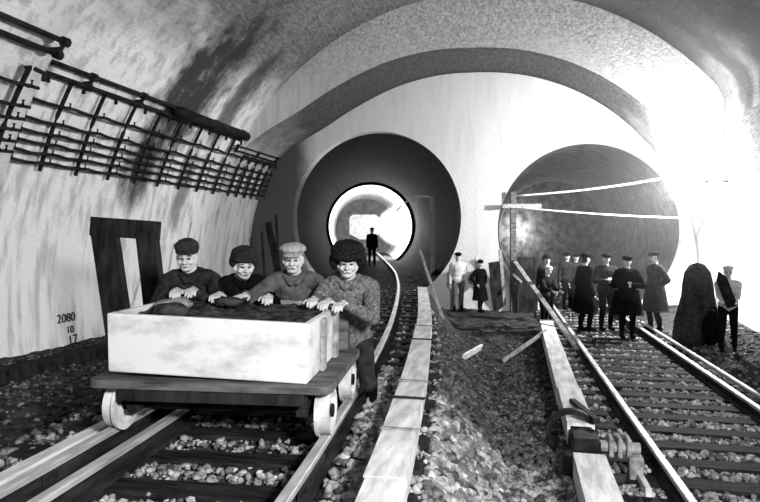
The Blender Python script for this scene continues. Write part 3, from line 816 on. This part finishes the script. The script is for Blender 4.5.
# the person's own right hand comes first (picture left, they face the camera)
mk(187, 257, 5.2, [W_(176, 291, 4.98), W_(192, 290, 4.98)], cam_dir+rgt*.12+UP*-.18, jm=C_dark, hatkind='soft', hm=cloth('charcoal_felt', .012, .04), hand_fwd=[cam_dir+rgt*.2, cam_dir+rgt*.1],
   label='worker in a dark jacket and dark cap, leftmost of the four behind the cart')
mk(244, 265, 5.25, [W_(217, 295, 5.0), W_(268, 297, 4.95)], cam_dir+rgt*.45+UP*-.22, jm=C_black, hatkind='ushanka', hm=C_dark, hand_fwd=[cam_dir-rgt*.1, cam_dir+rgt*.1], ch=Vector((-.05, .02, -.16)),
   label='worker in black fur cap bending low, left of the tweed capped man')
mk(293, 259, 5.15, [W_(241, 296, 4.85), W_(313, 300, 4.85)], cam_dir+rgt*.05+UP*-.12, jm=C_mid, hatkind='flat', hm=C_tw, hand_fwd=[cam_dir-rgt*.5, cam_dir], elb=Vector((0, 0, -.6)),
   label='worker in a grey jacket and light tweed cap reaching one arm across the cart')
mk(348, 263, 5.0, [W_(326, 302, 4.68), W_(341, 304, 4.68)], cam_dir+UP*-.1, jm=C_pad, hatkind='fur', hm=M_fur, hand_fwd=[cam_dir-rgt*.3, cam_dir-rgt*.35], pl=Vector((.04, -.08, -.06)), hs=1.08,
   feet=[pg(338, 400, gz), pg(372, 405, gz)], label='worker in big black fur hat and mottled jacket at the right end of the cart')

def stander(base, H, yaw, label, jm=C_black, tm=C_black, hatkind='flat', hm=C_black, coat=None, arms='down', bulk=1.1, lean=0.0, step=.1, group='men standing in the tunnel chamber', crouch=0.0, voxel=.011):
    """base on the ground; yaw: direction faced, radians from +X"""
    base = Vector(base); s = H/1.75; fw = Vector((math.cos(yaw), math.sin(yaw), 0)); side = fw.cross(UP)
    t = thing('person', base, label, 'person', group); B = Body()
    pel = base+UP*(.93-crouch)*s; chest = base+UP*(1.40-crouch*1.15)*s+fw*lean; head = base+UP*(1.62-crouch*1.25)*s+fw*(lean*1.35+.02)
    add_torso(B, pel, chest, side, s, 'jacket', bulk)
    R, L = add_head(B, head, fw-UP*.08, chest+UP*.02, s)
    for q in (1, -1):
        S_ = chest+side*q*.18*s-UP*.03
        if arms == 'down': T = S_+side*q*.06-UP*.52*s+fw*.04; hf = -UP+fw*.1; hint = -fw; dn = -side*q
        elif arms == 'front': T = pel+UP*.20*s+fw*.22*s+side*q*.06; hf = -side*q+fw*.2; hint = side*q-UP*.4-fw*.3; dn = -fw
        elif arms == 'pocket': T = pel+UP*.04*s+side*q*.19*s+fw*.06; hf = -UP+fw*.2-side*q*.3; hint = side*q-fw; dn = -side*q
        elif arms == 'reach': T = chest+fw*.42*s-UP*.30*s+side*q*.1; hf = fw-UP*.2; hint = -UP; dn = -UP
        E, wr = ik(S_, T, .29*s, .26*s, hint)
        B.cap(S_, E, .068*s*bulk, .054*s*bulk, 'jacket'); B.cap(E, wr, .054*s*bulk, .042*s*bulk, 'jacket')
        add_hand(B, wr+hf.normalized()*.02, hf, dn, -q, .6, s=1.1*s)
        Hp = pel+side*q*.09*s; A = base+side*q*.12*s+fw*q*step+UP*.085*s; K, A = ik(Hp, A, .43*s, .43*s, fw)
        B.cap(Hp, K, .10*s, .072*s, 'trousers'); B.cap(K, A+UP*.1, .07*s, .058*s, 'trousers'); B.cap(A+UP*.2, A, .056*s, .05*s, 'boots')
        B.cap(A-fw*.03-UP*.035*s, A+fw*.16*s-UP*.045*s, .047*s, .04*s, 'boots')
    B.build(base, {'skin': M_skin, 'jacket': jm, 'trousers': tm, 'boots': C_black, 'eye': M_eye, 'hair': M_hair}, voxel, t)
    if hatkind: hat(hatkind, head, R, base, t, hm, s)
    if coat:                                       # skirt of a long coat, hem at 'coat' metres above ground
        v, f = [], []; seg = 28; zs = [1.02, .9, .78, .64, .5, coat]; zs = [z for z in zs if z >= coat]
        rr = [.165+.06*(1.02-z)/.5 for z in zs]
        for layer in (0, .012):
            for z, r in zip(zs, rr):
                for k in range(seg):
                    a = 2*math.pi*k/seg; fold = 1+.06*math.sin(a*5+1.3)*(1.02-z)/.5
                    ct = base+UP*(z-crouch*z/1.02)*s; v.append(ct+side*math.cos(a)*(r*1.12*bulk*fold-layer)*s+fw*math.sin(a)*(r*.86*bulk*fold-layer)*s-base)
        n = len(zs)
        for l in (0, 1):
            for j in range(n-1):
                for k in range(seg):
                    a = l*n*seg+j*seg+k; b = l*n*seg+j*seg+(k+1) % seg; q4 = (a, b, b+seg, a+seg); f.append(q4 if l else q4[::-1])
        for j in (0, n-1):
            for k in range(seg): a = j*seg+k; b = j*seg+(k+1) % seg; f.append((a, b, b+n*seg, a+n*seg))
        from_py('coat_skirt', v, f, jm, t, True)
    return t
def on(u, v, z=None):                           # ground point under a pixel
    z = -.8 if z is None else z
    for _ in range(4): p = pg(u, v, z); z = ground(p.x, p.y)
    p.z = z; return p
AWAY = math.radians(103); CAMY = math.radians(283)
def hgt(u, vtop, p): # person height so that the hat top reaches row vtop
    d = p.x*FX+p.y*FY; return (CZ-(vtop-HZ)/F_PX*d-p.z)/1.04
def st(u, vf, vt, yaw, label, zz=None, **k):
    p = on(u, vf) if zz is None else pg(u, vf, zz); stander(p, hgt(u, vt, p), yaw, label, **k)
st(585, 331, 250, math.radians(30), 'man in long dark overcoat turned away, leftmost of four on the track', coat=.42, arms='down', zz=-.80, step=.03, bulk=1.25)
st(606, 330, 250, CAMY, 'man in dark jacket with joined hands, second of four on the track', arms='front', zz=-.80, jm=C_dark, step=.04, bulk=1.22)
st(627, 338, 252, CAMY-.15, 'stout man in a wide black coat facing the camera on the right track', coat=.5, arms='front', bulk=1.32, zz=-.80, step=.06)
st(655, 331, 248, math.radians(200), 'man in long coat seen from the side, rightmost of four on track', coat=.44, arms='pocket', jm=C_dark, zz=-.80, step=.03, bulk=1.25)
st(458, 311, 250, CAMY, 'man in a pale coat standing by the wall between the two tunnels', jm=C_pale, tm=C_mid, coat=None, arms='down', zz=-.84)
st(480, 312, 258, CAMY+.5, 'dark clothed man standing right beside the man in the pale coat', jm=C_black, arms='pocket', zz=-.84, hatkind='soft', coat=.4)
st(547, 322, 252, CAMY, 'man in a tall dark hat standing behind the crouching light capped man', jm=C_dark, arms='down', zz=-.84, hatkind='ushanka', hm=C_dark)
st(544, 328, 263, CAMY+.3, 'man in a light cap bending forward beside the right timber cover', jm=C_dark, arms='reach', zz=-.84, hatkind='flat', hm=C_pale, lean=.12)
st(567, 309, 250, CAMY, 'man far inside the right tunnel, left one of the two behind the overcoat', jm=C_dark, arms='down', zz=-.82, hatkind='flat', group='men deep in the right tunnel')
st(576, 309, 251, CAMY, 'man far inside the right tunnel, right one of the two behind the overcoat', jm=C_dark, arms='down', zz=-.82, hatkind='flat', group='men deep in the right tunnel')
st(372, 266, 226, CAMY, 'dark silhouetted man standing on the track deep in the lit left tunnel', jm=C_black, arms='down', zz=-.15, hatkind='flat', group='men in the left tunnel')
st(728, 351, 262, math.radians(255), 'man in a pale shirt and dark trousers in the glare by the right wall', jm=C_pale, tm=C_black, arms='reach', zz=-.62, hatkind='flat', hm=C_pale)

# ---------------------------------------------------------------- loose things
def one(name, bm, m, label, cat, group=None, smooth=False): return tag(from_bm(name, bm, m, None, smooth), label, cat, group)
# dark timber frame leaning on the left wall
fr = thing('timber_trestle', pd(125, 345, 7.0), 'dark upright timber trestle leaning behind the left end of the cart', 'trestle'); fb = fr.location.copy()
def fpart(name, bm, m=M_dwood): o = from_bm(name, bm, m, fr); join_offset(o, fb); return o
dF = 7.0
def fpt(u, v, d=dF): return pd(u, v, d)
for (a, b, w_) in ((fpt(104, 226), fpt(122, 348), .27), (fpt(147, 232), fpt(160, 348), .22)):
    bm = bmesh.new(); beam_between(bm, a, b, w_, .16, -cam_dir); fpart('post', bm)
bm = bmesh.new(); beam_between(bm, fpt(91, 226), fpt(160, 231), .22, .07, -cam_dir); fpart('lintel', bm)
bm = bmesh.new(); beam_between(bm, fpt(99, 232, 7.25), fpt(132, 340, 7.25), .05, .3, -cam_dir); fpart('brace', bm)
# leaning plank near the left tunnel
bm = bmesh.new(); a = pd(268, 222, 14.2); b = pd(284, 300, 13.2); beam_between(bm, a, b, .16, .05, -cam_dir); one('plank', bm, M_dwood, 'short dark plank leaning on the wall below the cable end', 'plank')
for i, (u0, v0, u1, v1, d0, w_) in enumerate(((276, 215, 281, 300, 15.3, .07), (262, 232, 266, 300, 14.8, .06))):
    bm = bmesh.new(); beam_between(bm, pd(u0, v0, d0), pd(u1, v1, d0-.4), w_, .05, -cam_dir)
    one('post', bm, M_dwood, ['thin dark post standing against the wall behind the tweed capped man', 'thinner dark post standing left of the leaning plank'][i], 'post')
# timber baulk and box by the wall foot
bm = bmesh.new(); 
yb0, yb1 = 6.2, 8.4
for yy, nm in ((0, 0),):
    p0 = Vector((-7.3, 6.3, ground(-7.3, 6.3)+.08)); p1 = Vector((-7.0, 9.4, ground(-7.0, 9.4)+.08)); beam_between(bm, p0, p1, .3, .2)
one('timber_baulk', bm, M_dwood, 'heavy dark baulk lying along the foot of the left wall', 'timber')
bm = bmesh.new(); p = pg(75, 414, -.55); p.z = ground(p.x, p.y); t = thing('crate', p, 'black wooden crate on the gravel behind the left cart wheel', 'crate', rz=.2)
box(bm, (0, 0, .13), (.46, .36, .26)); from_bm('body', bm, M_dwood, t)
bm = bmesh.new()
for k in range(4): box(bm, (-.18+.12*k, 0, .272), (.105, .38, .02))
from_bm('lid', bm, M_dwood, t)
# posts and boards between the tunnels
gp = thing('gantry_post', on(513, 312, -.84), 'grey wooden post with a crossbar between the two tunnel mouths', 'post'); gb = gp.location.copy(); dG = gb.x*FX+gb.y*FY
bm = bmesh.new(); beam_between(bm, gb, pd(513, 192, dG), .16, .14, -cam_dir); o = from_bm('post', bm, M_wood, gp); join_offset(o, gb)
bm = bmesh.new(); beam_between(bm, pd(502, 206, dG-.1), pd(541, 206, dG-.1), .12, .12, -cam_dir); o = from_bm('crossbar', bm, M_woodm, gp); join_offset(o, gb)
bm = bmesh.new(); beam_between(bm, pd(513, 274, dG-.1), pd(521, 282, dG-.5), .07, .05, -cam_dir); o = from_bm('brace', bm, M_woodm, gp); join_offset(o, gb)
def leaning(name, a, b, w_, m, label, cat, t=.05): bm = bmesh.new(); beam_between(bm, a, b, w_, t, -cam_dir); return one(name, bm, m, label, cat)
leaning('pole', pd(500, 250, 17.0), on(505, 310, -.84), .09, M_woodm, 'thin pale pole leaning on the white wall left of the gantry post', 'pole')
leaning('board', pd(494, 262, 17.1), on(499, 309, -.84), .32, M_dwood, 'dark board propped against the white wall between the tunnels', 'board')
leaning('board', pd(528, 257, 17.0), on(527, 311, -.84), .6, M_dwood, 'wide dark board standing right of the gantry post', 'board')
leaning('plank', pd(515, 262, 15.3), on(578, 352, -.8)+Vector((0, 0, .04)), .10, M_woodm, 'long slanting plank running from the gantry post down beside the right cover', 'plank')
leaning('plank', on(503, 362)+Vector((0, 0, .05)), pd(546, 331, 11.6), .07, M_woodm, 'thin stick resting on the edge of the right timber cover', 'stick', .04)
leaning('plank', on(463, 361)+Vector((0, 0, .05)), on(481, 350)+Vector((0, 0, .06)), .12, M_beam, 'short pale board lying on the rubble between the tracks', 'board', .04)
leaning('pole', pd(420, 251, 15.6), on(443, 320), .07, M_woodm, 'long thin pole leaning beside the far end of the left cover', 'pole')
# post, bracket and wire in the left tunnel mouth
tp = thing('tunnel_post', Vector((lx(20.5)+2.05, 20.5, -.2)), 'grey post with a curved wire arm just inside the left tunnel', 'post'); tb = tp.location.copy()
bm = bmesh.new(); beam_between(bm, tb, tb+UP*2.9, .16, .12, -cam_dir); o = from_bm('post', bm, M_woodm, tp); join_offset(o, tb)
bm = bmesh.new(); tube(bm, [tb+UP*2.85+rgt*(-.05-1.2*k/8)-UP*(.5*(k/8)**2-.1*math.sin(k/8*3)) for k in range(9)], .03, 6); o = from_bm('wire_arm', bm, M_cord, tp); join_offset(o, tb)
# wires across the right tunnel mouth
def wire(pts, r, label):
    bm = bmesh.new(); tube(bm, pts, r, 8); return one('wire', bm, M_cord, label, 'wire', 'wires across the right tunnel mouth', True)
def strung(a, b, sag, r, label): wire([a.lerp(b, k/12)-UP*sag*math.sin(math.pi*k/12) for k in range(13)], r, label)
strung(pd(513, 196, dG), Vector((4.62, 16.6, CZ+58*17.0/600)), .10, .028, 'upper pale wire rising across the right tunnel mouth towards the glare')
strung(pd(513, 207, dG), Vector((4.62, 16.4, CZ+14*17.0/600)), .05, .024, 'lower pale wire sagging across the right tunnel mouth behind the men')
# floodlight on the right wall
fl_ = thing('flood_lamp', LAMP_R, 'glaring lamp on an iron bracket by the right wall', 'lamp')
def fpart2(n, bm, m, par=fl_): o = from_bm(n, bm, m, par, True); join_offset(o, LAMP_R); return o
bm = bmesh.new(); disc_lathe(bm, [(.001, .05), (.035, .05), (.045, .17), (.001, .17)], LAMP_R, (1, .03, .03), 16); fpart2('socket', bm, M_iron)
bm = bmesh.new(); bmesh.ops.create_uvsphere(bm, u_segments=16, v_segments=10, radius=.06)
for v in bm.verts: v.co += LAMP_R+Vector((.02, 0, 0))
fpart2('bulb', bm, emis('lit_bulb', 1, 60))
bm = bmesh.new(); tube(bm, [LAMP_R+Vector((.17, .02, .02)), LAMP_R+Vector((.66, .02, .02))], .02, 8); fpart2('bracket', bm, M_iron)
tl_ = thing('tunnel_lamp', LAMP_T, 'bright bare bulb hanging at the right side deep in the left tunnel', 'lamp')
bm = bmesh.new(); bmesh.ops.create_uvsphere(bm, u_segments=16, v_segments=10, radius=.16); from_bm('bulb', bm, emis('lit_tunnel_bulb', 1, 60), tl_, True)
bm = bmesh.new(); tube(bm, [(0, 0, .14), (0, 0, .26)], .07, 10); tube(bm, [(0, 0, .2), (0, 0, 1.7)], .015, 6); from_bm('socket', bm, M_iron, tl_)
# solid mound standing in for an unclear dark shape by the right wall
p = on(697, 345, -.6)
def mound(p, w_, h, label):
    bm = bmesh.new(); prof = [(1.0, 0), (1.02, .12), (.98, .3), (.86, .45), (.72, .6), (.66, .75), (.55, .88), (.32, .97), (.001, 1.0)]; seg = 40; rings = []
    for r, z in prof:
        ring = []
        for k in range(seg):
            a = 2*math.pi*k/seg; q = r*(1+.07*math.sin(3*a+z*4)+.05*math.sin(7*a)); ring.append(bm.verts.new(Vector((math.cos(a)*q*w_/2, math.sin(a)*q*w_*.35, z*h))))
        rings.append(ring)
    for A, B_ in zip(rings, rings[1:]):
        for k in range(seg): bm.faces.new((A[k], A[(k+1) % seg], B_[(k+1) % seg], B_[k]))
    bm.faces.new(rings[0][::-1]); o = from_bm('dark_heap', bm, cloth('dark_heap_tone', .012, .05), None, True); o.location = p-UP*.03; o.rotation_euler.z = PHI; return tag(o, label, 'heap')
mound(p, .85, 1.62, 'tall dark heap standing in for an unclear dark shape at the right wall')
p = on(712, 346, -.6)
bag = thing('tool_bag', p, 'black bag standing between the dark heap and the man in the glare', 'bag')
bm = bmesh.new(); fur(bm, Vector((0, 0, .3)), Matrix.Identity(3), (.16, .13, .33), .12, 2); from_bm('bag_body', bm, C_black, bag, True)
bm = bmesh.new(); tube(bm, [(-.09, 0, .55), (-.06, 0, .7), (.06, 0, .7), (.09, 0, .55)], .015, 6); from_bm('handle', bm, C_black, bag, True)
q = pd(719, 272, 9.8); q2 = pd(732, 306, 9.8)
bm = bmesh.new(); tube(bm, [q, q.lerp(q2, .12), q.lerp(q2, .2), q2], [.015, .05, .085, .085], 12); one('drill', bm, M_iron, 'black tapered drill held slanting by the man in the glare', 'drill', smooth=True)
# pipes on the right wall and along the right track
bm = bmesh.new(); tube(bm, [rpt(y_, 1.02, ZR-.04) for y_ in np.linspace(5, 15, 12)], .035, 8); one('conduit', bm, M_rail, 'pale conduit running just outside the far rail of the right track', 'pipe', smooth=True)
for i, (yy) in enumerate((11.6, 12.3)):
    bm = bmesh.new(); tube(bm, [(4.53, yy, -.3), (4.53, yy, 3.9)], .04, 8); one('pipe', bm, M_woodm, ['upright pipe on the right wall at the picture edge', 'upright pipe on the right wall just behind the edge pipe'][i], 'pipe', 'upright pipes on the right wall', True)
# jumper gear at the break of the right cover
jg = thing('jumper_gear', Vector((.60, 5.78, -.8)), 'dark iron clamp wheel and junction gear in the gap of the right cover', 'rail gear'); jb = jg.location.copy()
def jp(n, bm, m): o = from_bm(n, bm, m, jg); join_offset(o, jb); return o
bm = bmesh.new(); disc_lathe(bm, [(.20, -.03), (.25, -.03), (.25, .03), (.20, .03)], (.50, 6.25, -.62), (0, 1, .1), 28); jp('hoop', bm, M_iron)
bm = bmesh.new(); box(bm, (.58, 5.85, -.62), (.26, .36, .26), None, .03); box(bm, (.54, 5.6, -.68), (.3, .14, .2), None, .02); jp('junction_box', bm, M_iron)
bm = bmesh.new()
for k in range(3): box(bm, (.80+.075*k, 5.78, -.56), (.04, .17, .17), None, .01)
tube(bm, [(.66, 5.78, -.57), (1.05, 5.78, -.57)], .05, 10); jp('coupling', bm, M_woodm)
bm = bmesh.new(); beam_between(bm, (.56, 6.9, -.47), (.72, 6.1, -.44), .07, .05); jp('lever', bm, M_iron)
bm = bmesh.new(); box(bm, (1.0, 5.7, -.72), (.12, .12, .22), None, .01); jp('foot', bm, M_woodm)
leaning('plank', rpt(5.35, -.98, -.80), rpt(5.95, -.98, -.80), .12, M_beam, 'short pale block lying beside the near rail of the right track', 'block', .05)
# stencilled marks on the left wall
def wall_text(s, u, v, size, label):
    d0, d1 = 4, 16
    for _ in range(40):
        d = (d0+d1)/2; p = pd(u, v, d)
        if math.hypot(p.x-XC, p.z-ZC) < (R_MID if p.y > Y_NEAR else R_NEAR): d0 = d
        else: d1 = d
    R = (R_MID if p.y > Y_NEAR else R_NEAR)
    cu = bpy.data.curves.new('mark', 'FONT'); cu.body = s; cu.size = size; cu.extrude = .004; cu.align_x = 'CENTER'
    tmp = bpy.data.objects.new('tmp', cu); COL.objects.link(tmp)
    dg = bpy.context.evaluated_depsgraph_get(); me = bpy.data.meshes.new_from_object(tmp.evaluated_get(dg)); bpy.data.objects.remove(tmp)
    for vv in me.vertices:
        x, z, t = vv.co.x, vv.co.y, vv.co.z
        zz = p.z+z; vv.co = Vector((wallpt(R, zz, .012+t), p.y+x, zz))
    me.materials.clear(); tag(link('wall_mark', me, M_dwood), label, 'painted mark', 'stencilled marks on the left wall')
wall_text('2080', 66, 322, .24, 'upper row of small dark stencilled figures on the left wall')
wall_text('10', 70, 333, .2, 'short middle row of dark stencilled figures on the left wall')
wall_text('17', 73, 344, .26, 'lowest pair of dark stencilled figures on the left wall')

# haze volumes added and shaped to make glare around the two lamps
def haze(name, c, r, dens, label):
    m, nt, bs = nodes(name); nt.nodes.remove(bs)
    vs_ = nt.nodes.new('ShaderNodeVolumeScatter'); vs_.inputs['Density'].default_value = dens; vs_.inputs['Anisotropy'].default_value = .3
    nt.links.new(vs_.outputs[0], nt.nodes['Material Output'].inputs['Volume'])
    bm = bmesh.new(); bmesh.ops.create_icosphere(bm, subdivisions=4, radius=1)
    for v in bm.verts: v.co = Vector((v.co.x*r[0], v.co.y*r[1], v.co.z*r[2]))
    o = from_bm('haze', bm, m); o.location = c; tag(o, label, 'haze', kind='stuff')
haze('glare_haze', LAMP_R+Vector((0, -.5, 0)), (4.6, 3.2, 3.4), .009, 'thin haze added as glare around the lamp by the right wall')
haze('tunnel_haze', LAMP_T, (1.5, 2.5, 1.4), .06, 'haze added as glare around the lamp deep in the left tunnel')
